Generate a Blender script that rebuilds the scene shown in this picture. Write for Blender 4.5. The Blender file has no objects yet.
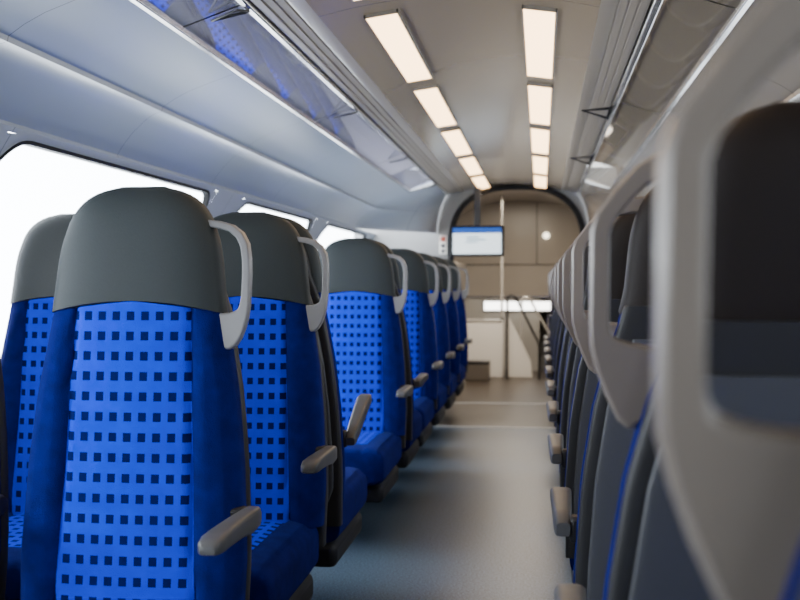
import bpy, bmesh, math, random
from mathutils import Vector, Matrix
random.seed(4)
C = bpy.context.scene
COL = C.collection
PI = math.pi
CX = -0.275         # centre line of the coach
CAMZ = 1.15

# ------------------------------------------------------------------ materials
def new_mat(name):
    m = bpy.data.materials.new(name); m.use_nodes = True
    nt = m.node_tree; b = nt.nodes['Principled BSDF']
    return m, nt, b
def plain(name, col, rough=.5, metal=0, noise=0.0, nscale=60, bump=0.0, emit=None, estr=0, sheen=0, spec=None, coat=0):
    m, nt, b = new_mat(name)
    b.inputs['Base Color'].default_value = (*col, 1)
    b.inputs['Roughness'].default_value = rough
    b.inputs['Metallic'].default_value = metal
    b.inputs['Coat Weight'].default_value = coat
    if spec is not None: b.inputs['Specular IOR Level'].default_value = spec
    if sheen: b.inputs['Sheen Weight'].default_value = sheen
    if emit: 
        b.inputs['Emission Color'].default_value = (*emit, 1); b.inputs['Emission Strength'].default_value = estr
    tc = nt.nodes.new('ShaderNodeTexCoord'); nz = nt.nodes.new('ShaderNodeTexNoise')
    nz.inputs['Scale'].default_value = nscale; nz.inputs['Detail'].default_value = 4
    nt.links.new(tc.outputs['Object'], nz.inputs['Vector'])
    if noise:
        mx = nt.nodes.new('ShaderNodeMix'); mx.data_type = 'RGBA'
        mx.inputs[6].default_value = (*[c*(1-noise) for c in col], 1)
        mx.inputs[7].default_value = (*[min(1, c*(1+noise)) for c in col], 1)
        nt.links.new(nz.outputs['Fac'], mx.inputs[0]); nt.links.new(mx.outputs[2], b.inputs['Base Color'])
    if bump:
        bp = nt.nodes.new('ShaderNodeBump'); bp.inputs['Strength'].default_value = bump; bp.inputs['Distance'].default_value = .002
        nt.links.new(nz.outputs['Fac'], bp.inputs['Height']); nt.links.new(bp.outputs['Normal'], b.inputs['Normal'])
    return m

def M_(nt, op, a, b=None, c=None):
    n = nt.nodes.new('ShaderNodeMath'); n.operation = op
    for i, v in enumerate((a, b, c)):
        if v is None: continue
        if isinstance(v, (int, float)): n.inputs[i].default_value = v
        else: nt.links.new(v, n.inputs[i])
    return n.outputs[0]

def fabric(name, vert):
    m, nt, b = new_mat(name)
    b.inputs['Roughness'].default_value = .9
    b.inputs['Sheen Weight'].default_value = .04
    b.inputs['Sheen Tint'].default_value = (.3, .45, 1, 1)
    b.inputs['Specular IOR Level'].default_value = .03
    tc = nt.nodes.new('ShaderNodeTexCoord'); sp = nt.nodes.new('ShaderNodeSeparateXYZ')
    nt.links.new(tc.outputs['Object'], sp.inputs[0])
    X, Y, Z = sp.outputs
    V = Z if vert else Y
    pu, pv = .0330, .0440
    fu = M_(nt, 'ABSOLUTE', M_(nt, 'SUBTRACT', M_(nt, 'FRACT', M_(nt, 'ADD', M_(nt, 'DIVIDE', X, pu), 40.5)), .5))
    fv = M_(nt, 'ABSOLUTE', M_(nt, 'SUBTRACT', M_(nt, 'FRACT', M_(nt, 'ADD', M_(nt, 'DIVIDE', V, pv), 40.0)), .5))
    sq = M_(nt, 'MULTIPLY', M_(nt, 'LESS_THAN', fu, .27), M_(nt, 'LESS_THAN', fv, .22))
    ax = M_(nt, 'ABSOLUTE', X)
    if vert:
        seam = M_(nt, 'ADD', .131, M_(nt, 'MULTIPLY', M_(nt, 'SUBTRACT', 1.1, Z), .042))
        mask = M_(nt, 'LESS_THAN', ax, seam)
    else:
        mask = M_(nt, 'MULTIPLY', M_(nt, 'LESS_THAN', ax, .14), M_(nt, 'GREATER_THAN', Y, -.48))
        mask = M_(nt, 'MULTIPLY', mask, M_(nt, 'GREATER_THAN', Z, .40))
    nz = nt.nodes.new('ShaderNodeTexNoise'); nz.inputs['Scale'].default_value = 22; nz.inputs['Detail'].default_value = 6
    nt.links.new(tc.outputs['Object'], nz.inputs['Vector'])
    side = nt.nodes.new('ShaderNodeMix'); side.data_type = 'RGBA'
    side.inputs[6].default_value = (.0008, .0020, .032, 1); side.inputs[7].default_value = (.0035, .0080, .130, 1)
    nt.links.new(nz.outputs['Fac'], side.inputs[0])
    pbl = nt.nodes.new('ShaderNodeMix'); pbl.data_type = 'RGBA'
    pbl.inputs[6].default_value = (.0012, .018, .46, 1); pbl.inputs[7].default_value = (.0022, .032, .70, 1)
    nt.links.new(nz.outputs['Fac'], pbl.inputs[0])
    pat = nt.nodes.new('ShaderNodeMix'); pat.data_type = 'RGBA'
    nt.links.new(pbl.outputs[2], pat.inputs[6]); pat.inputs[7].default_value = (.0012, .004, .060, 1)
    nt.links.new(sq, pat.inputs[0])
    fin = nt.nodes.new('ShaderNodeMix'); fin.data_type = 'RGBA'
    nt.links.new(mask, fin.inputs[0]); nt.links.new(side.outputs[2], fin.inputs[6]); nt.links.new(pat.outputs[2], fin.inputs[7])
    nt.links.new(fin.outputs[2], b.inputs['Base Color'])
    fz = nt.nodes.new('ShaderNodeTexNoise'); fz.inputs['Scale'].default_value = 420
    nt.links.new(tc.outputs['Object'], fz.inputs['Vector'])
    bp = nt.nodes.new('ShaderNodeBump'); bp.inputs['Strength'].default_value = .6; bp.inputs['Distance'].default_value = .003
    nt.links.new(fz.outputs['Fac'], bp.inputs['Height']); nt.links.new(bp.outputs['Normal'], b.inputs['Normal'])
    return m

def seamed(name, col, period, phase, rough=.4, width=.004, axis=1):
    m, nt, b = new_mat(name)
    b.inputs['Roughness'].default_value = rough
    tc = nt.nodes.new('ShaderNodeTexCoord'); sp = nt.nodes.new('ShaderNodeSeparateXYZ')
    nt.links.new(tc.outputs['Object'], sp.inputs[0])
    fr = M_(nt, 'FRACT', M_(nt, 'DIVIDE', M_(nt, 'ADD', sp.outputs[axis], 20*period - phase), period))
    lt = M_(nt, 'LESS_THAN', fr, width/period)
    mx = nt.nodes.new('ShaderNodeMix'); mx.data_type = 'RGBA'
    mx.inputs[6].default_value = (*col, 1); mx.inputs[7].default_value = (*[c*.25 for c in col], 1)
    nt.links.new(lt, mx.inputs[0]); nt.links.new(mx.outputs[2], b.inputs['Base Color'])
    return m

def glassy(name, tint, gl, glcol=(1,1,1), rough=.03, diff=None, dfac=0):
    m = bpy.data.materials.new(name); m.use_nodes = True; nt = m.node_tree
    nt.nodes.clear()
    out = nt.nodes.new('ShaderNodeOutputMaterial'); tr = nt.nodes.new('ShaderNodeBsdfTransparent'); g = nt.nodes.new('ShaderNodeBsdfGlossy')
    tr.inputs[0].default_value = (*tint, 1); g.inputs['Roughness'].default_value = rough; g.inputs[0].default_value = (*glcol, 1)
    base = tr.outputs[0]
    if diff:
        df = nt.nodes.new('ShaderNodeBsdfDiffuse'); df.inputs[0].default_value = (*diff, 1)
        m0 = nt.nodes.new('ShaderNodeMixShader'); m0.inputs[0].default_value = dfac
        nt.links.new(tr.outputs[0], m0.inputs[1]); nt.links.new(df.outputs[0], m0.inputs[2]); base = m0.outputs[0]
    mx = nt.nodes.new('ShaderNodeMixShader'); mx.inputs[0].default_value = gl
    nt.links.new(base, mx.inputs[1]); nt.links.new(g.outputs[0], mx.inputs[2])
    nt.links.new(mx.outputs[0], out.inputs[0])
    return m

FAB_B = fabric('blue_velour_back', True)
FAB_S = fabric('blue_velour_seat', False)
LEATHER = plain('grey_headrest_leather', (.023, .029, .031), .55, noise=.12, nscale=250, bump=.2, spec=.14)
LEATHER_W = plain('lighter_grey_headrest_leather', (.042, .047, .048), .55, noise=.12, nscale=250, bump=.2, spec=.18)
LEATHER_R = plain('dark_headrest_leather', (.011, .008, .007), .55, noise=.12, nscale=250, bump=.2, spec=.15)
SHELL = plain('dark_shell_plastic', (.014, .014, .015), .5, noise=.1, nscale=300, spec=.25)
REAR = plain('rear_panel_plastic', (.042, .044, .050), .44, noise=.06, nscale=200, spec=.3)
HANDLE = plain('shaded_grey_handle_plastic', (.145, .122, .102), .30, noise=.04, spec=.5)  # same part as the left handles, dimmer right side put into the colour
HANDLE_L = plain('light_grey_handle_plastic', (.150, .153, .158), .34, noise=.04, spec=.45)
ARM = plain('grey_armrest_plastic', (.052, .053, .055), .45, noise=.08, nscale=200, spec=.3)
ARMD = plain('dark_armrest_plastic', (.02, .02, .023), .5, spec=.3)
PAN = plain('black_seat_pan', (.006, .006, .008), .55, spec=.3)
LEGM = plain('dark_metal_leg', (.03, .03, .035), .5, metal=.4)
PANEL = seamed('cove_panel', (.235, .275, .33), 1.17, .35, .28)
PANEL_W = seamed('cove_panel_warm_lit', (.20, .168, .135), 1.17, .35, .20)  # right copy of the left cove panel, warm light put into the colour
WALL = seamed('side_wall_panel', (.28, .31, .36), 2.34, 5.40, .4)
CEIL = seamed('ceiling_panel_warm_lit', (.19, .146, .100), 1.38, 3.46, .20)  # warm glow of the lamps tinted into the panel colour
RIB = plain('air_strip_paint_warm_lit', (.20, .17, .135), .30)  # light grey paint with the ceiling's warm glow mixed into the colour
RECESS = plain('rack_recess', (.13, .12, .12), .5)
ALU = plain('aluminium_profile', (.50, .49, .48), .22, metal=.9, noise=.05)
BLACK = plain('black_rubber', (.008, .008, .009), .6, spec=.15)
BRACK = plain('dark_bracket', (.02, .02, .022), .35, metal=.4)
STEP = plain('grey_step', (.12, .12, .115), .5)
DGLASS = plain('dark_glazing', (.02, .025, .03), .08)
GLASS_R = glassy('rack_glass', (.6, .62, .66), .50, (.86, .84, 1), .012, (.38, .37, .46), .75)
GLASS_RW = glassy('rack_glass_warm_lit', (.7, .67, .62), .38, (1, .90, .78), .03, (.28, .23, .17), .6)  # right copy of the rack glass, warm reflected light put into the tint
GLASS_W = glassy('window_glass', (.96, .98, 1), .04)
LAMP = plain('warm_light_diffuser', (.9, .8, .65), .5, emit=(1, .60, .25), estr=7)
BEIGE = plain('warm_beige_panel', (.33, .30, .265), .28, noise=.06, nscale=3)
GREYP = plain('grey_end_panel', (.18, .18, .18), .4, noise=.05, nscale=3)
GREYS = plain('grey_stair_panel', (.40, .39, .37), .4, noise=.05, nscale=3)
WHITEP = plain('off_white_partition', (.72, .71, .69), .42, noise=.04)
POLEM = plain('bright_pole_steel', (.75, .73, .70), .2, metal=.6)

def floor_mat(name, c0, c1, rough, spec):
    m, nt, b = new_mat(name)
    tc = nt.nodes.new('ShaderNodeTexCoord')
    n1 = nt.nodes.new('ShaderNodeTexNoise'); n1.inputs['Scale'].default_value = 115; n1.inputs['Detail'].default_value = 3
    n1.inputs['Roughness'].default_value = .7
    nt.links.new(tc.outputs['Object'], n1.inputs['Vector'])
    cr = nt.nodes.new('ShaderNodeValToRGB')
    cr.color_ramp.elements[0].position = .38; cr.color_ramp.elements[0].color = (*c0, 1)
    cr.color_ramp.elements[1].position = .66; cr.color_ramp.elements[1].color = (*c1, 1)
    nt.links.new(n1.outputs['Fac'], cr.inputs[0])
    nt.links.new(cr.outputs[0], b.inputs['Base Color'])
    b.inputs['Roughness'].default_value = rough
    b.inputs['Specular IOR Level'].default_value = spec
    return m
FLOOR = floor_mat('speckled_grey_floor', (.012, .024, .042), (.11, .16, .225), .36, .36)
FLOOR2 = floor_mat('brown_grey_end_floor', (.030, .022, .016), (.065, .050, .038), .36, .38)

# ------------------------------------------------------------------ mesh helpers
def finish(name, bm, mats, parent=None, smooth=40, bevel=0, seg=2, fix=True):
    if fix: bmesh.ops.recalc_face_normals(bm, faces=bm.faces)
    me = bpy.data.meshes.new(name); bm.to_mesh(me); bm.free()
    if not isinstance(mats, (list, tuple)): mats = [mats]
    for m in mats: me.materials.append(m)
    if smooth:
        for p in me.polygons: p.use_smooth = True
        me.set_sharp_from_angle(angle=math.radians(smooth))
    o = bpy.data.objects.new(name, me); COL.objects.link(o)
    if parent: o.parent = parent
    if bevel:
        bv = o.modifiers.new('bevel', 'BEVEL'); bv.width = bevel; bv.segments = seg; bv.limit_method = 'ANGLE'; bv.angle_limit = math.radians(35)
    return o
def struct(o): o['kind'] = 'structure'; return o
def tag(o, label, cat, group=None):
    o['label'] = label; o['category'] = cat
    if group: o['group'] = group
    return o
def thing(name, label, cat, loc=(0,0,0), rz=0, group=None):
    o = bpy.data.objects.new(name, None); COL.objects.link(o); o.location = loc; o.rotation_euler = (0,0,rz)
    o.empty_display_size = .1
    return tag(o, label, cat, group)
def box(bm, x0, x1, y0, y1, z0, z1):
    vs = [bm.verts.new((x, y, z)) for x in (x0, x1) for y in (y0, y1) for z in (z0, z1)]
    for f in ((0,1,3,2),(4,6,7,5),(0,4,5,1),(2,3,7,6),(0,2,6,4),(1,5,7,3)): bm.faces.new([vs[i] for i in f])
def loft(bm, rings, cap=True):
    R = [[bm.verts.new(p) for p in r] for r in rings]
    n = len(R[0])
    for a, b in zip(R, R[1:]):
        for i in range(n): bm.faces.new((a[i], a[(i+1)%n], b[(i+1)%n], b[i]))
    if cap: bm.faces.new(R[0][::-1]); bm.faces.new(R[-1])
    return R
def tube(bm, pts, r, n=10, flat=1.0):
    pts = [Vector(p) for p in pts]; rings = []
    up = None
    for i, p in enumerate(pts):
        t = (pts[min(i+1, len(pts)-1)] - pts[max(i-1, 0)]).normalized()
        if up is None:
            up = Vector((0,0,1)) if abs(t.z) < .9 else Vector((0,1,0))
        a = t.cross(up).normalized(); b_ = a.cross(t).normalized(); up = b_
        rings.append([p + a*math.cos(k*2*PI/n)*r + b_*math.sin(k*2*PI/n)*r*flat for k in range(n)])
    loft(bm, rings)
def sg(v, e): return math.copysign(abs(v)**e, v)
def sell(hw, ht, p, n, fn):
    out = []
    for k in range(n):
        th = 2*PI*k/n
        out.append(fn(hw*sg(math.cos(th), 2/p), ht*sg(math.sin(th), 2/p)))
    return out
def strip(profile, y0, y1, ny=1, warp=None):
    bm = bmesh.new()
    rows = []
    for j in range(ny+1):
        y = y0 + (y1-y0)*j/ny
        rows.append([bm.verts.new((warp(x, y) if warp else x, y, z)) for x, z in profile])
    for a, b in zip(rows, rows[1:]):
        for i in range(len(profile)-1): bm.faces.new((a[i], a[i+1], b[i+1], b[i]))
    return bm

# ------------------------------------------------------------------ seat
REC = .085
def yf(z): return -REC*(1.366 - z)/.92
def lerp_tab(tab, z):
    if z <= tab[0][0]: return tab[0][1]
    for (a, va), (b, vb) in zip(tab, tab[1:]):
        if z <= b:
            t = (z-a)/(b-a); return va + (vb-va)*t
    return tab[-1][1]
HWL = [(.40, .254), (.55, .259), (.75, .249), (.90, .234), (1.02, .213), (1.10, .200), (1.20, .189), (1.27, .180)]
HWR = [(.40, .254), (.55, .257), (.75, .244), (.90, .222), (1.00, .196), (1.07, .172), (1.13, .158), (1.20, .152), (1.27, .148)]
HW = HWL

def back_cushion_bm(ztop=1.120):
    bm = bmesh.new(); rings = []
    for k in range(25):
        z = .43 + (ztop-.43)*k/24
        hw = lerp_tab(HW, z) - .003; ht = .056
        seam = .131 + (1.1 - z)*.042
        yc = yf(z) + ht
        fade = max(0, min(1, (1.10-z)/.10))
        def fn(x, y, z=z, yc=yc, hw=hw, seam=seam, fade=fade):
            yy = yc + y
            if y < 0:
                ax = abs(x)
                bol = max(0, min(1, (ax - seam)/.03)); yy -= fade*.013*bol*(1 if ax < hw-.03 else max(0, (hw-ax)/.03))
                yy += .010*math.exp(-((ax-seam)/.005)**2)
                yy -= .006*max(0, 1-(ax/seam)**2)
            return (x, yy, z)
        rings.append(sell(hw, ht, 3.4, 120, fn))
    loft(bm, rings); return bm
def headrest_bm():
    bm = bmesh.new(); rings = []
    N = 18
    for k in range(N+1):
        t = k/N
        z = 1.085 + (1.368-1.085)*math.sin(t*PI/2)
        if z > 1.18:
            q = (z-1.18)/(1.368-1.18); w = (max(0, 1-q**2.8))**(1/2.8)
            q2 = max(.16, (max(0, 1-q**5))**(1/2.5))
        else: w = 1; q2 = 1
        hw = (lerp_tab(HW, z)-.0015)*max(w, .30); ht = .053*q2
        if k == 0: ht -= .002
        yc = yf(z) + .050
        low = max(0, 1 - t*2.2)
        def fn(x, y, z=z, yc=yc, low=low, hw=hw):
            lift = .026*(1-(x/.195)**2) if y < .02 else 0
            return (x, yc + y*(1.0 if y > 0 else 1.10), z + low*lift)
        rings.append(sell(hw, ht, 3.5, 64, fn))
    loft(bm, rings); return bm
def back_shell_bm(ztop=1.345):
    bm = bmesh.new(); rings = []
    for k in range(22):
        t = k/21
        z = .36 + (ztop-.36)*math.sin(t*PI/2)
        w = 1
        if z > 1.18: q = (z-1.18)/(1.347-1.18); w = max(.3, (max(0, 1-q**2.7))**(1/2.7))
        tuck = .022*max(0, min(1, (z-1.10)/.06))
        hw = (lerp_tab(HW, z)-.004-tuck)*w; ht = .024 + .006*max(0, (1-z))
        yc = yf(z) + .094
        rings.append(sell(hw, ht, 8, 56, lambda x, y, z=z, yc=yc: (x, yc+y, z)))
    loft(bm, rings); return bm
def rear_panel_bm():
    bm = bmesh.new(); rings = []
    for k in range(14):
        z = .44 + (1.04-.44)*k/13
        e = 1 if 0 < k < 13 else .93
        hw = (lerp_tab(HW, z)-.028)*e
        yc = yf(z) + .116 + .006*max(0, (1-z))
        rings.append(sell(hw, .012*e, 8, 40, lambda x, y, z=z, yc=yc: (x, yc+y, z)))
    loft(bm, rings); return bm
def seat_cushion_bm():
    bm = bmesh.new(); rings = []
    ys = [-.605, -.60, -.585, -.56, -.52, -.45, -.35, -.25, -.15, -.03]
    sc = [.72, .86, .95, .99, 1, 1, 1, 1, 1, .96]
    for y, s in zip(ys, sc):
        zc = .365; hz = .085
        def fn(x, z, y=y, s=s):
            ax = abs(x); d = 0
            if z > 0: d = .010*math.exp(-((ax-.14)/.006)**2) + (-.006*max(0, min(1, (ax-.14)/.03)) if ax < .21 else 0)
            return (x, y, zc + (z - d))
        rings.append(sell(.238*(.9+.1*s), hz*s, 4.6, 96, fn))
    loft(bm, rings); return bm
def rbox(x0, x1, y0, y1, z0, z1):
    bm = bmesh.new(); box(bm, x0, x1, y0, y1, z0, z1); return bm

H_SLIM = ([(.150,1.292),(.185,1.288),(.216,1.279),(.238,1.262),(.251,1.238),(.2560,1.205),(.2575,1.17),(.2570,1.13),(.2560,1.10),
           (.2535,1.075),(.248,1.052),(.240,1.030),(.229,1.012),(.215,1.003),(.202,1.006),(.192,1.02),(.180,1.045),(.165,1.08),(.152,1.13),(.147,1.19),(.146,1.25)],
          [(.165,1.274),(.185,1.271),(.208,1.264),(.225,1.250),(.2345,1.230),(.2390,1.202),(.2400,1.17),(.2395,1.145),(.2385,1.120),
           (.2360,1.102),(.2310,1.092),(.222,1.087),(.210,1.084),(.199,1.084),(.189,1.085),(.180,1.090),(.173,1.100),(.168,1.118),(.165,1.15),(.163,1.19),(.162,1.24)])
# angular frame: chamfered corners, squarer opening
H_BROAD = ([(.100,1.322),(.140,1.320),(.178,1.312),(.206,1.295),(.232,1.266),(.2550,1.236),(.2610,1.215),(.2612,1.14),(.2612,1.095),
            (.2600,1.068),(.252,1.038),(.240,1.006),(.226,.976),(.211,.964),(.197,.974),(.183,.998),(.165,1.022),(.140,1.038),(.112,1.058),(.100,1.12),(.096,1.25)],
           [(.120,1.290),(.146,1.289),(.174,1.282),(.196,1.268),(.2150,1.248),(.2320,1.226),(.2368,1.212),(.2370,1.15),(.2368,1.108),
            (.2360,1.092),(.2325,1.083),(.222,1.078),(.208,1.074),(.195,1.072),(.182,1.071),(.165,1.070),(.148,1.072),(.132,1.079),(.122,1.105),(.119,1.16),(.117,1.25)])
def handle_bm(s, loops, y0, y1):
    outer, inner = loops
    bm = bmesh.new(); n = len(outer)
    L = []
    for yy in (y0, y1):
        def P(pt):
            x, z = pt
            return (s*x, yy + yf(z), z)
        L.append(([bm.verts.new(P(p)) for p in outer], [bm.verts.new(P(p)) for p in inner]))
    (o0, i0), (o1, i1) = L
    for k in range(n):
        j = (k+1) % n
        bm.faces.new((o0[k], o0[j], i0[j], i0[k])); bm.faces.new((o1[k], i1[k], i1[j], o1[j]))
        bm.faces.new((o0[k], o1[k], o1[j], o0[j])); bm.faces.new((i0[k], i0[j], i1[j], i1[k]))
    return bm
def armrest_bm():
    bm = bmesh.new(); rings = []
    for y, hz, hx, zc in ((.03,.014,.014,-.010),(.01,.023,.018,-.006),(-.04,.025,.020,-.006),(-.13,.021,.022,0),(-.22,.019,.024,.003),(-.27,.018,.025,.003),(-.298,.014,.022,.001),(-.308,.008,.015,-.002)):
        rings.append(sell(hx, hz, 4.2, 28, lambda x, z, y=y, zc=zc: (x, y, z+zc)))
    loft(bm, rings); return bm

def make_seat(side, handle=None, arm_pitch=0, arm_dark=False):
    global HW
    HW = HWR if handle == 'broad' else HWL
    t = thing('train_seat', '', 'seat')
    finish('back_cushion', back_cushion_bm(1.09 if handle == 'broad' else 1.12), FAB_B, t, 60)
    if handle == 'broad':
        h = finish('headrest', headrest_bm(), LEATHER_R, t, 70); h['label'] = 'dark leather headrest'
        finish('back_shell', back_shell_bm(1.105), SHELL, t, 60)
    else:
        h = finish('headrest', headrest_bm(), LEATHER_W if arm_dark else LEATHER, t, 70); h['label'] = 'grey leather headrest'
        finish('back_shell', back_shell_bm(), SHELL, t, 60)
    finish('rear_panel', rear_panel_bm(), REAR, t, 60)
    finish('seat_cushion', seat_cushion_bm(), FAB_S, t, 60)
    finish('seat_pan', rbox(-.225, .225, -.555, -.03, .205, .292), PAN, t, 40, .025, 3)
    for xx in (-.19, -.02):
        bm = bmesh.new(); box(bm, side*xx-.022, side*xx+.022, -.34, -.18, .0, .225); finish('leg', bm, LEGM, t, 40, .01)
    a = finish('armrest', armrest_bm(), ARMD if arm_dark else ARM, t, 50)
    if arm_dark: a.location = (side*.265, -.04, .660); a.scale = (.85, 1, 1)
    else: a.location = (side*.275, -.04, .650)
    a.rotation_euler.x = -arm_pitch
    bm = bmesh.new(); box(bm, side*.215, side*(.25 if arm_dark else .262), -.055, -.015, .61, .665)
    finish('armrest_bracket', bm, PAN, t, 40, .008)
    if handle == 'slim':
        hd = finish('grab_handle', handle_bm(side, H_SLIM, .024, .054), HANDLE_L, t, 50, .005, 3); hd['label'] = 'light grey plastic grab handle'
    elif handle == 'broad':
        hd = finish('grab_handle', handle_bm(side, H_BROAD, .030, .064), HANDLE, t, 50, .005, 2); hd['label'] = 'broad angular grey plastic grab handle'
    return t
def copy_tree(o, parent=None):
    c = o.copy(); COL.objects.link(c)
    if parent: c.parent = parent
    for ch in list(o.children): copy_tree(ch, c)
    return c
used = set()
def place(proto, x, y, rz, label, group):
    if proto.name in used: o = copy_tree(proto)
    else: o = proto; used.add(proto.name)
    o.location = (x, y, 0); o.rotation_euler.z = rz
    o['label'] = label; o['group'] = group
    return o
A = make_seat(1, 'slim')
AR = make_seat(1, 'broad')
B = make_seat(-1, None)
Wn = make_seat(1, None, arm_dark=True)
Wb = make_seat(-1, None, arm_dark=True)
XL, XR, XRW = -.893, .322, .89
GL = 'blue seats left of the aisle'; GR = 'seats right of the aisle'
left = [(2.25, 1, 'nearest blue patterned aisle seat facing the camera on the left', 'leftmost window seat cut off by the photo edge, beside the nearest aisle seat'),
        (3.11, 1, 'second blue patterned aisle seat on the left, directly behind the nearest one', 'window seat with grey headrest showing left of the nearest aisle seat'),
        (3.38, -1, 'aisle seat turned away, back to back with the second patterned left seat, armrest tilted up', 'window seat turned away, back to back with the second left window seat'),
        (5.00, 1, 'third blue patterned aisle seat facing the camera on the left, its cushion in view', 'left window seat beside the third patterned aisle seat'),
        (5.27, -1, 'aisle seat turned away, back to back with the third patterned left seat', 'window seat turned away beside the second turned aisle seat on the left'),
        (6.56, 1, 'fourth patterned aisle seat facing the camera on the left', 'left window seat beside the fourth patterned aisle seat'),
        (7.47, 1, 'fifth patterned aisle seat facing the camera on the left', 'left window seat beside the fifth patterned aisle seat'),
        (8.39, 1, 'sixth patterned aisle seat on the left, last but one before the screen', 'left window seat beside the sixth patterned aisle seat'),
        (9.32, 1, 'farthest patterned aisle seat on the left, next to the end wall', 'left window seat in the farthest row by the end wall')]
for i, (y, d, la, lw) in enumerate(left):
    xw = -1.470 if i == 0 else -1.448
    if d == 1:
        place(A, XL, y, 0, la, GL); place(Wn, xw, y, 0, lw, GL)
    else:
        sb = place(B, XL, y, PI, la, GL); place(Wb, xw, y, PI, lw, GL)
        for ch in sb.children:
            if ch.name.startswith('armrest') and 'bracket' not in ch.name:
                ch.rotation_euler.x = -math.radians(18) if i == 2 else 0
ordn = ['nearest', 'second', 'third', 'fourth', 'fifth', 'sixth', 'seventh', 'eighth', 'ninth', 'tenth', 'farthest']
ry = [.60, 1.38, 2.19, 3.08, 4.02, 4.94, 5.86, 6.76, 7.66, 8.54, 9.40]
for i, y in enumerate(ry):
    n = ordn[i]
    extra = {0: 'with a large blurred grey grab handle', 1: 'its whole handle loop in view'}.get(i, 'seen from behind')
    if i == 0: la = 'nearest seat on the right of the aisle, %s' % extra
    elif i == 10: la = 'farthest aisle seat on the right, beside the end wall'
    else: la = '%s aisle seat from the camera on the right, %s' % (n, extra)
    place(AR, XR, y, PI, la, GR)
    place(Wn, XRW, y, PI, '%s window seat on the right side of the coach' % n, GR)

# ------------------------------------------------------------------ setting
Y0, Y1 = -2.2, 10.2
YE = 8.43
PROF = [(-1.82, 0), (-1.82, .60), (-1.82, .95), (-1.80, 1.15), (-1.765, 1.31), (-1.70, 1.47), (-1.62, 1.60), (-1.60, 1.628)]
def px(z):
    for (xa, za), (xb, zb) in zip(PROF, PROF[1:]):
        if z <= zb: return xa + (xb-xa)*(z-za)/(zb-za)
    return PROF[-1][0]
def mir(s, x): return x if s < 0 else 2*CX - x
WIN = [(-1.55, .42), (.86, 2.62), (3.04, 5.14), (5.60, 7.50), (7.88, 9.85)]
ZS, ZT = .86, 1.612
def side_wall(s, name):
    bm = bmesh.new()
    def patch(y0, y1, z0, z1, n=8):
        zs = [z0 + (z1-z0)*k/n for k in range(n+1)]
        a = [bm.verts.new((mir(s, px(z)), y0, z)) for z in zs]; b = [bm.verts.new((mir(s, px(z)), y1, z)) for z in zs]
        for k in range(n): bm.faces.new((a[k], a[k+1], b[k+1], b[k]))
    patch(Y0, Y1, 0, ZS, 3); patch(Y0, Y1, ZT, 1.628, 1)
    ys = [Y0] + [v for w in WIN for v in w] + [Y1]
    for a, b in zip(ys[::2], ys[1::2]): patch(a, b, ZS, ZT, 12)
    return struct(finish(name, bm, WALL, None, 60))
side_wall(-1, 'wall_left'); side_wall(1, 'wall_right')
def rrect(y0, y1, z0, z1, r, n=8):
    out = []
    for cy, cz, a0 in ((y1-r, z1-r, 0), (y0+r, z1-r, 90), (y0+r, z0+r, 180), (y1-r, z0+r, 270)):
        for k in range(n+1):
            a = math.radians(a0 + 90*k/n); out.append((cy + r*math.cos(a), cz + r*math.sin(a)))
    return out
def dens(loops):
    n = len(loops[0]); res = [[] for _ in loops]
    for i in range(n):
        j = (i+1) % n
        L = math.dist(loops[0][i], loops[0][j]); m = max(1, int(L/.06))
        for k in range(m):
            for r_, lp in zip(res, loops):
                p, q = lp[i], lp[j]; r_.append((p[0]+(q[0]-p[0])*k/m, p[1]+(q[1]-p[1])*k/m))
    return res
wn = 0
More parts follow.
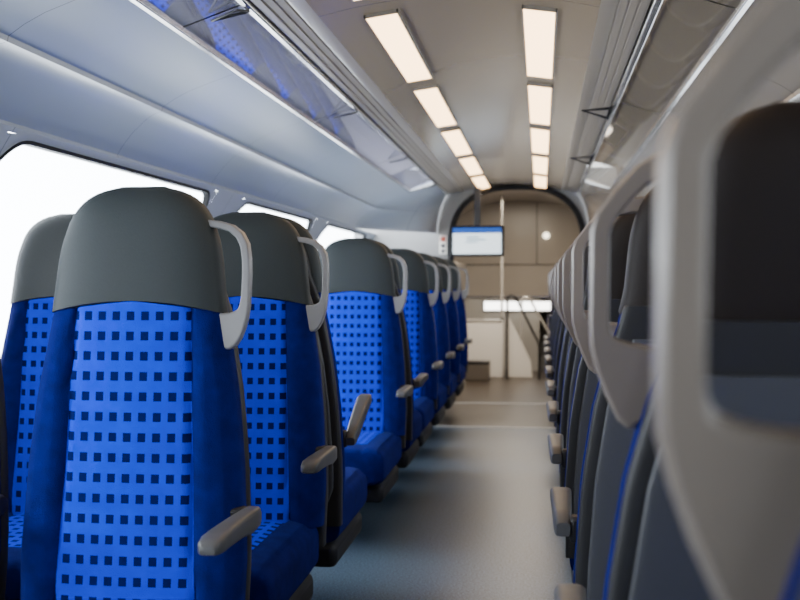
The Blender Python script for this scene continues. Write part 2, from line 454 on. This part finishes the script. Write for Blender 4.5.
for s in (-1, 1):
    for (a, b) in WIN:
        wn += 1
        inner = rrect(a+.024, b-.024, ZS+.016, ZT-.020, .13)
        inner2 = rrect(a+.012, b-.012, ZS+.004, ZT-.008, .142)
        def proj(p):
            cy, cz = (a+b)/2, (ZS+ZT)/2; hy, hz = (b-a)/2, (ZT-ZS)/2
            u, v = (p[0]-cy), (p[1]-cz)
            iy, iz = hy-.012-.142, hz-.006-.142
            if abs(u) > iy and abs(v) > iz:
                du, dv = (abs(u)-iy)/.142, (abs(v)-iz)/.142; m = max(du, dv, 1e-6)
                return (cy + math.copysign(iy + (hy-iy)*du/m, u), cz + math.copysign(iz + (hz-iz)*dv/m, v))
            if abs(u) > iy: return (cy + math.copysign(hy, u), p[1])
            return (p[0], cz + math.copysign(hz, v))
        outer = [proj(p) for p in inner2]
        inner2, inner, outer = dens([inner2, inner, outer])
        bm = bmesh.new()
        r1 = [bm.verts.new((mir(s, px(z)), y, z)) for y, z in outer]
        r2 = [bm.verts.new((mir(s, px(z)), y, z)) for y, z in inner2]
        n = len(r1)
        for k in range(n): 
            j = (k+1) % n; bm.faces.new((r1[k], r1[j], r2[j], r2[k]))
        w = struct(finish('window_%d' % wn, bm, WALL, None, 60))
        bm = bmesh.new()
        L = [[bm.verts.new((mir(s, px(z)+off), y, z)) for y, z in lp] for lp, off in ((inner2, .0), (inner2, .006), (inner, .006), (inner, -.022))]
        for A1, A2 in zip(L, L[1:]):
            for k in range(n):
                j = (k+1) % n; bm.faces.new((A1[k], A1[j], A2[j], A2[k]))
        finish('window_gasket', bm, BLACK, w, 50)
        bm = bmesh.new(); N = 12
        zs = [ZS + (ZT-ZS)*k/N for k in range(N+1)]
        va = [bm.verts.new((mir(s, px(z)-.020), a, z)) for z in zs]; vb = [bm.verts.new((mir(s, px(z)-.020), b, z)) for z in zs]
        for k in range(N): bm.faces.new((va[k], va[k+1], vb[k+1], vb[k]))
        finish('window_pane', bm, GLASS_W, w, 60)
        ld = bpy.data.lights.new('window_daylight', 'AREA'); ld.shape = 'RECTANGLE'; ld.size = b-a; ld.size_y = ZT-ZS+.1
        ld.cycles.is_portal = True
        lo = bpy.data.objects.new('window_daylight', ld); COL.objects.link(lo)
        lo.location = (mir(s, -1.86), (a+b)/2, (ZS+ZT)/2)
        lo.rotation_euler = (PI/2, 0, -PI/2 if s < 0 else PI/2)

COVE = [(-1.60, 1.628), (-1.605, 1.640), (-1.585, 1.672), (-1.545, 1.722), (-1.49, 1.772), (-1.455, 1.794), (-1.428, 1.801), (-1.425, 1.816), (-1.38, 1.846), (-1.32, 1.876), (-1.23, 1.908), (-1.130, 1.940)]
YF = 9.05
def flare(s):
    def w(x, y):
        t = max(0, min(1, (y-YF)/(10.19-YF))); g = 1 - .86*(t*t*(3-2*t))
        if x > -.90: return mir(s, x)
        return mir(s, -.905 + (x+.905)*g)
    return w
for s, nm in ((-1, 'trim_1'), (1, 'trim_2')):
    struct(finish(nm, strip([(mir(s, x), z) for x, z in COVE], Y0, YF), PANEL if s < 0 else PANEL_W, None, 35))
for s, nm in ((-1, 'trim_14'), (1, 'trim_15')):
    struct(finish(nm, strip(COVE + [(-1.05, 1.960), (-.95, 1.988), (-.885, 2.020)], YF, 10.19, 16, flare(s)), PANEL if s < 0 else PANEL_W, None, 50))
for s, nm in ((-1, 'trim_3'), (1, 'trim_4')):
    struct(finish(nm, strip([(mir(s, x), z) for x, z in ((-1.130, 1.940), (-1.18, 2.0), (-1.17, 2.12), (-1.0, 2.17), (-.90, 2.16), (-.885, 2.045))], Y0, YF), RECESS, None, 35))
for s, nm in ((-1, 'trim_5'), (1, 'trim_6')):
    pr = [(-.885, 2.045), (-.882, 2.012)]
    x = -.872
    for k in range(3):
        z = 2.012 + (x + .874)*.2
        dd = .010 if s < 0 else .006
        pr += [(x, z), (x+.018, z+.003), (x+.019, z+dd), (x+.025, z+dd+.001), (x+.026, z+.005)]
        x += .030
    pr += [(-.775, 2.028), (-.735, 2.036)]
    struct(finish(nm, strip([(mir(s, a), b) for a, b in pr], Y0, Y1), RIB, None, 30))
SAG = .058
def cz(u): return 2.094 - SAG*(abs(u)/.46)**2
cp = [(-.735, 2.036)] + [(CX + u, cz(u)) for u in [-.43, -.39, -.36, -.32, -.27, -.21, -.14, -.07, 0, .07, .14, .21, .27, .32, .36, .39, .43]] + [(mir(1, -.735), 2.036)]
struct(finish('ceiling', strip(cp, Y0, Y1), CEIL, None, 35))
bm = bmesh.new(); box(bm, -1.84, 1.29, Y0, YE, -.05, 0); struct(finish('floor', bm, FLOOR, None, 0))
bm = bmesh.new(); box(bm, -1.84, 1.29, YE, 15.5, -.05, 0); struct(finish('floor_end', bm, FLOOR2, None, 0))
for s, nm in ((-1, 'baseboard_left'), (1, 'baseboard_right')):
    bm = bmesh.new(); x = sorted((mir(s, -1.82), mir(s, -1.76))); box(bm, x[0], x[1], Y0, Y1, 0, .18)
    struct(finish(nm, bm, ALU, None, 40, .01))
bm = bmesh.new(); box(bm, -1.84, 1.29, Y0-.05, Y0, 0, 2.2); struct(finish('wall_rear', bm, GREYP, None, 0))
THR = plain('threshold_strip', (.45, .45, .43), .35)
for i, (yy, w) in enumerate(((8.40, .04), (10.08, .04))):
    bm = bmesh.new(); box(bm, -1.2 if i == 0 else -.86, .9 if i == 0 else .38, yy, yy+w, 0, .004)
    struct(finish('trim_%d' % (7+i), bm, THR, None, 0))

# ceiling lights
side_word = {-1: 'left', 1: 'right'}
for s in (-1, 1):
    for k in range(-2, 5):
        y0 = 3.57 + 1.38*k; y1 = y0 + 1.16
        u = s*.268; zc = cz(u)
        lab = {-2: 'warm rectangular ceiling light above the camera in the %s row', -1: 'warm rectangular ceiling light just before the frame edge in the %s row',
               0: 'largest nearest ceiling light in the %s row', 1: 'second ceiling light in the %s row', 2: 'third ceiling light in the %s row',
               3: 'fourth ceiling light in the %s row', 4: 'farthest smallest ceiling light in the %s row'}[k] % side_word[s]
        t = thing('ceiling_light', lab, 'ceiling light', (CX+u, (y0+y1)/2, zc-.006), 0, 'warm ceiling lights in two rows')
        t.rotation_euler.y = s*math.atan(2*SAG*.268/.46**2)
        L = (y1-y0)/2
        bm = bmesh.new(); box(bm, -.054, .054, -L+.006, L-.006, -.008, .0); finish('light_diffuser', bm, LAMP, t, 0)
        bm = bmesh.new()
        box(bm, -.059, -.054, -L, L, -.008, .006); box(bm, .054, .059, -L, L, -.008, .006)
        box(bm, -.059, .059, -L, -L+.006, -.008, .006); box(bm, -.059, .059, L-.006, L, -.008, .006)
        finish('light_frame', bm, RIB, t, 0)

# luggage racks
GA, GB = (-1.120, 1.949), (-.905, 2.022)
for s, w in ((-1, 'left'), (1, 'right')):
    t = thing('luggage_rack', 'glass overhead luggage rack running along the %s side of the ceiling' % w, 'luggage rack', (0, 0, 0), 0, 'overhead glass luggage racks')
    bounds = [-1.9, -.4, 1.45, 3.20, 5.15, 7.10, 9.05]
    for a, b in zip(bounds, bounds[1:]):
        bm = bmesh.new()
        v = [bm.verts.new(p) for p in ((mir(s, GA[0]), a+.006, GA[1]), (mir(s, GB[0]), a+.006, GB[1]), (mir(s, GB[0]), b-.006, GB[1]), (mir(s, GA[0]), b-.006, GA[1]))]
        bm.faces.new(v); finish('glass_shelf', bm, GLASS_R if s < 0 else GLASS_RW, t, 0)
    bm = bmesh.new(); x = sorted((mir(s, -.915), mir(s, -.888))); box(bm, x[0], x[1], Y0+.05, Y1-.02, 1.998, 2.032); finish('front_rail', bm, ALU, t, 40, .006)
    bm = bmesh.new(); x = sorted((mir(s, -1.136), mir(s, -1.112))); box(bm, x[0], x[1], Y0+.05, YF, 1.933, 1.954); finish('rear_rail', bm, ALU, t, 40, .004)
    for yb in (bounds[2:] if s < 0 else (1.45, 5.15, 7.10)):
        bm = bmesh.new()
        if s < 0:
            tube(bm, [(-1.02, yb, 1.968), (-.90, yb, 1.994)], .005, 8)
            tube(bm, [(-.90, yb, 1.994), (-.91, yb-.10, 1.972), (-1.02, yb, 1.968)], .004, 8)
        else:
            X0 = mir(1, -.895)
            tube(bm, [(X0+.01, yb, 2.000), (X0-.02, yb, 1.985), (X0-.15, yb, 1.977), (X0-.03, yb-.02, 1.935), (X0-.005, yb, 1.985)], .007, 8)
            tube(bm, [(X0-.02, yb, 1.985), (X0-.03, yb-.02, 1.935)], .006, 8)
        finish('rack_bracket', bm, BRACK, t, 50)

# end portal
PX, ax, az = -.232, .632, .57
ARC = []
for k in range(0, 41):
    th = PI - PI*k/40
    ARC.append((PX + ax*sg(math.cos(th), 2/2.5), 1.50 + az*sg(math.sin(th), 2/2.5)))
path = [(PX-ax, 0), (PX-ax, .5), (PX-ax, 1.0)] + ARC + [(PX+ax, 1.0), (PX+ax, .5), (PX+ax, 0)]
def outp(p):
    x, z = p
    if z <= 1.5: return ((-1.82 if x < PX else 1.27), z)
    dx, dz = x - PX, z - 1.5
    tx = ((1.502 if dx > 0 else 1.588)/abs(dx)) if abs(dx) > 1e-6 else 1e9; tz = .75/max(dz, 1e-6)
    t = min(tx, tz); return (PX + dx*t, 1.5 + dz*t)
bm = bmesh.new()
vv = []
for yy in (10.2, 10.28):
    vv.append(([bm.verts.new((x, yy, z)) for x, z in path], [bm.verts.new((outp(p)[0], yy, outp(p)[1])) for p in path]))
(pi0, po0), (pi1, po1) = vv
for k in range(len(path)-1):
    bm.faces.new((pi0[k], pi0[k+1], po0[k+1], po0[k])); bm.faces.new((pi1[k], po1[k], po1[k+1], pi1[k+1])); bm.faces.new((pi0[k], pi1[k], pi1[k+1], pi0[k+1]))
struct(finish('wall_end', bm, GREYP, None, 40))
bm = bmesh.new(); tube(bm, [(x, 10.19, z) for x, z in path], .028, 8); struct(finish('door_1', bm, BLACK, None, 60))

# vestibule
def quadbox(name, a, m, bev=0): 
    bm = bmesh.new(); box(bm, *a); return struct(finish(name, bm, m, None, 40 if bev else 0, bev))
vp = [(-.27-1.03, 0), (-.27-1.03, 1.0)] + [(-.27 + 1.03*sg(math.cos(PI - PI*k/32), 2/2.4), 1.45 + .78*sg(math.sin(PI - PI*k/32), 2/2.4)) for k in range(33)] + [(-.27+1.03, 1.0), (-.27+1.03, 0)]
struct(finish('wall_vestibule', strip(vp, 10.28, 15.5), BEIGE, None, 50))
quadbox('wall_back', (-1.35, .81, 15.5, 15.55, -.05, 2.35), WHITEP)
bm = bmesh.new(); top = [p for p in vp if p[1] >= 1.0]
vs = [bm.verts.new((x, 13.95, z if z > 1.001 else .97)) for x, z in top]; bm.faces.new(vs)
struct(finish('wall_header', bm, BEIGE, None, 0))
quadbox('wall_low', (-1.30, -.02, 13.96, 13.99, 0, .97), GREYS)
quadbox('trim_9', (-1.30, .76, 13.935, 13.95, 1.387, 1.397), BRACK)
quadbox('trim_10', (-.06, -.050, 13.935, 13.95, 1.40, 2.20), BRACK)
quadbox('trim_11', (-1.30, .76, 13.93, 13.95, .955, .985), ALU)
quadbox('trim_12', (-1.30, -.98, 12.2, 13.93, 0, 1.40), BEIGE, .02)
quadbox('trim_13', (.44, .76, 11.4, 13.2, 0, 1.40), BEIGE, .02)
t = thing('glazed_screen', 'dark glazed screen in a metal frame at the right of the stair area', 'screen panel', (.27, 13.70, 0))
bm = bmesh.new(); box(bm, -.17, .15, 0, .012, .04, .72); finish('glass_pane', bm, DGLASS, t, 0)
bm = bmesh.new()
for b_ in ((-.19, -.165, -.01, .02, 0, .745), (.145, .17, -.01, .02, 0, .745), (-.19, .17, -.01, .02, .72, .75), (-.19, .17, -.01, .02, 0, .05), (-.02, .0, -.01, .02, 0, .745)): box(bm, *b_)
finish('metal_frame', bm, ALU, t, 0)
def prism(pts, y0, y1):
    bm = bmesh.new()
    a = [bm.verts.new((x, y0, z)) for x, z in pts]; b = [bm.verts.new((x, y1, z)) for x, z in pts]
    bm.faces.new(a); bm.faces.new(b[::-1]); n = len(pts)
    for k in range(n): bm.faces.new((a[k], b[k], b[(k+1)%n], a[(k+1)%n]))
    return bm
t = thing('low_cabinet', 'white low cabinet at the far end left of the stair', 'cabinet', (-.70, 12.85, 0))
bm = bmesh.new(); box(bm, -.26, .25, -.02, .28, 0, .68); finish('body', bm, WHITEP, t, 40, .012)
bm = bmesh.new(); box(bm, -.27, .26, -.03, .29, .68, .705); finish('top', bm, GREYS, t, 40, .005)
tag(finish('stair_partition', prism([(-.42, 0), (-.42, .70), (-.38, .72), (-.12, .20), (-.10, 0)], 12.90, 12.94), WHITEP, None, 40, .008), 'pale sloping partition beside the stair, right of the white cabinet', 'partition')
t = thing('stair', 'grey steps rising behind the handrails at the far end', 'stair', (.25, 14.05, 0))
for k in range(3):
    bm = bmesh.new(); box(bm, -.26, .48, k*.26, k*.26+.27, 0, .17*(k+1)); st = finish('step', bm, STEP, t, 0)
def smoothpath(pts, r=.05):
    out = [Vector(pts[0])]
    for a, b, c in zip(pts, pts[1:], pts[2:]):
        a, b, c = Vector(a), Vector(b), Vector(c)
        p = b + (a-b).normalized()*r; q = b + (c-b).normalized()*r
        for k in range(5):
            t = k/4; out.append((1-t)**2*p + 2*t*(1-t)*b + t*t*q)
    out.append(Vector(pts[-1])); return out
bm = bmesh.new(); tube(bm, smoothpath([(-.40, 12.72, 0), (-.40, 12.72, 1.0), (-.31, 12.72, 1.0), (-.02, 12.72, .42), (-.02, 12.72, 0)]), .015, 10)
tag(finish('stair_handrail', bm, BRACK, None, 60), 'slanting dark metal handrail at the top of the stair beside the pole', 'handrail')
bm = bmesh.new(); tube(bm, smoothpath([(-.24, 13.3, 0), (-.24, 13.3, .97), (-.15, 13.3, .97), (.16, 13.3, .42), (.16, 13.3, 0)]), .014, 10)
tag(finish('stair_handrail', bm, POLEM, None, 60), 'pale handrail behind the dark one at the stair', 'handrail')
t = thing('grab_pole', 'tall thin metal grab pole rising from the white cabinet to the ceiling', 'pole', (-.474, 12.95, .705))
bm = bmesh.new(); tube(bm, [(0,0,0), (0,0,.8), (0,0,1.515)], .016, 12); finish('pole', bm, POLEM, t, 60)
bm = bmesh.new(); tube(bm, [(0,0,0), (0,0,.02)], .026, 16); finish('flange', bm, BRACK, t, 60)
t = thing('litter_bin', 'small dark box on the floor in front of the white cabinet', 'bin', (-.74, 12.5, 0))
bm = bmesh.new(); box(bm, -.14, .14, -.12, .12, 0, .20); finish('body', bm, plain('taupe_plastic', (.13,.115,.10), .5), t, 40, .015)
bm = bmesh.new(); box(bm, -.145, .145, -.125, .125, .20, .23); finish('lid', bm, BRACK, t, 40, .01)
t = thing('far_light_strip', 'bright white glowing strip low at the far wall, standing in for a ceiling light beyond', 'light', (-.31, 13.93, .85))  # glowing strip added in place of a ceiling light beyond the stair
bm = bmesh.new(); box(bm, -.43, .43, -.02, .0, -.055, .055); finish('diffuser', bm, plain('white_strip_diffuser', (.9,.9,.9), .5, emit=(1,.98,.93), estr=7), t, 0)
bm = bmesh.new(); box(bm, -.45, .45, .0, .03, -.07, .07); finish('housing', bm, ALU, t, 0)
t = thing('round_wall_lamp', 'tiny round lamp high on the far wall', 'lamp', (.066, 13.94, 1.77))
bm = bmesh.new(); tube(bm, [(0,.0,0), (0,-.03,0)], .04, 20); finish('lamp_cover', bm, plain('lamp_cover', (.9,.85,.7), .5, emit=(1,.9,.7), estr=4), t, 50)
bm = bmesh.new(); tube(bm, [(0,.02,0), (0,0,0)], .055, 20); finish('lamp_rim', bm, ALU, t, 50)

# monitor
t = thing('ceiling_monitor', 'flat information screen hanging below the ceiling near the arch', 'screen', (-.595, 9.90, 1.545), math.radians(-4))
bm = bmesh.new(); box(bm, -.25, .25, 0, .05, -.145, .145); finish('housing', bm, BLACK, t, 40, .01)
sc = plain('screen_pale', (.2,.2,.2), .3, emit=(.80,.93,1.0), estr=1.8)
bm = bmesh.new(); box(bm, -.228, .228, -.003, 0, -.122, .122); so = finish('display', bm, sc, t, 0)
bm = bmesh.new(); box(bm, -.228, .228, -.005, -.003, .072, .122); finish('header_bar', bm, plain('screen_blue', (.02,.05,.2), .3, emit=(.01,.10,.50), estr=.8, spec=.1), so, 0)
bm = bmesh.new()
for z, w in ((.030, .12), (.006, .18), (-.018, .10)): box(bm, -.10, -.10+w, -.005, -.003, z, z+.010)
finish('display_lines', bm, plain('screen_lines', (.1,.2,.3), .3, emit=(.10,.25,.42), estr=.5, spec=.1), so, 0)
bm = bmesh.new(); box(bm, -.03, .03, .01, .04, .14, .50); finish('ceiling_bracket', bm, BRACK, t, 40, .004)
t = thing('safety_sign', 'narrow white and dark pictogram sign on the end wall left of the screen', 'sign', (-.940, 10.18, 1.52))
bm = bmesh.new(); box(bm, -.035, .035, -.004, .02, -.09, .09); so = finish('plate', bm, plain('sign_white', (.7,.68,.62), .4), t, 0)
bm = bmesh.new(); box(bm, -.026, .026, -.006, -.004, .03, .080); finish('pictogram', bm, plain('sign_red', (.30,.05,.03), .4), so, 0)
bm = bmesh.new(); box(bm, -.022, .022, -.006, -.004, -.030, .010); box(bm, -.022, .022, -.006, -.004, -.078, -.045); finish('pictogram', bm, plain('sign_dark', (.05,.05,.06), .4), so, 0)

# ------------------------------------------------------------------ light
w = bpy.data.worlds.new('overcast_sky'); C.world = w; w.use_nodes = True
nt = w.node_tree; bg = nt.nodes['Background']; bg.inputs[0].default_value = (.88, .94, 1, 1)
tc = nt.nodes.new('ShaderNodeTexCoord'); sp = nt.nodes.new('ShaderNodeSeparateXYZ'); mr = nt.nodes.new('ShaderNodeMapRange')
nt.links.new(tc.outputs['Generated'], sp.inputs[0]); nt.links.new(sp.outputs[0], mr.inputs[0])
mr.inputs[1].default_value = -.6; mr.inputs[2].default_value = .6; mr.inputs[3].default_value = 18; mr.inputs[4].default_value = 8.5
nt.links.new(mr.outputs[0], bg.inputs[1])
ld = bpy.data.lights.new('vestibule_lamp', 'AREA'); ld.size = .8; ld.energy = 80; ld.color = (1, .86, .68)
lo = bpy.data.objects.new('vestibule_lamp', ld); COL.objects.link(lo); lo.location = (-.3, 11.8, 2.20)

# ------------------------------------------------------------------ camera
cd = bpy.data.cameras.new('camera'); cam = bpy.data.objects.new('camera', cd); COL.objects.link(cam)
cam.location = (0, 0, CAMZ); cam.rotation_euler = (PI/2 - math.radians(.92), 0, math.radians(7.61))
cd.sensor_width = 36; cd.lens = 47.5; cd.clip_start = .02
cd.dof.use_dof = True; cd.dof.focus_distance = 2.7; cd.dof.aperture_fstop = 4.0
C.camera = cam
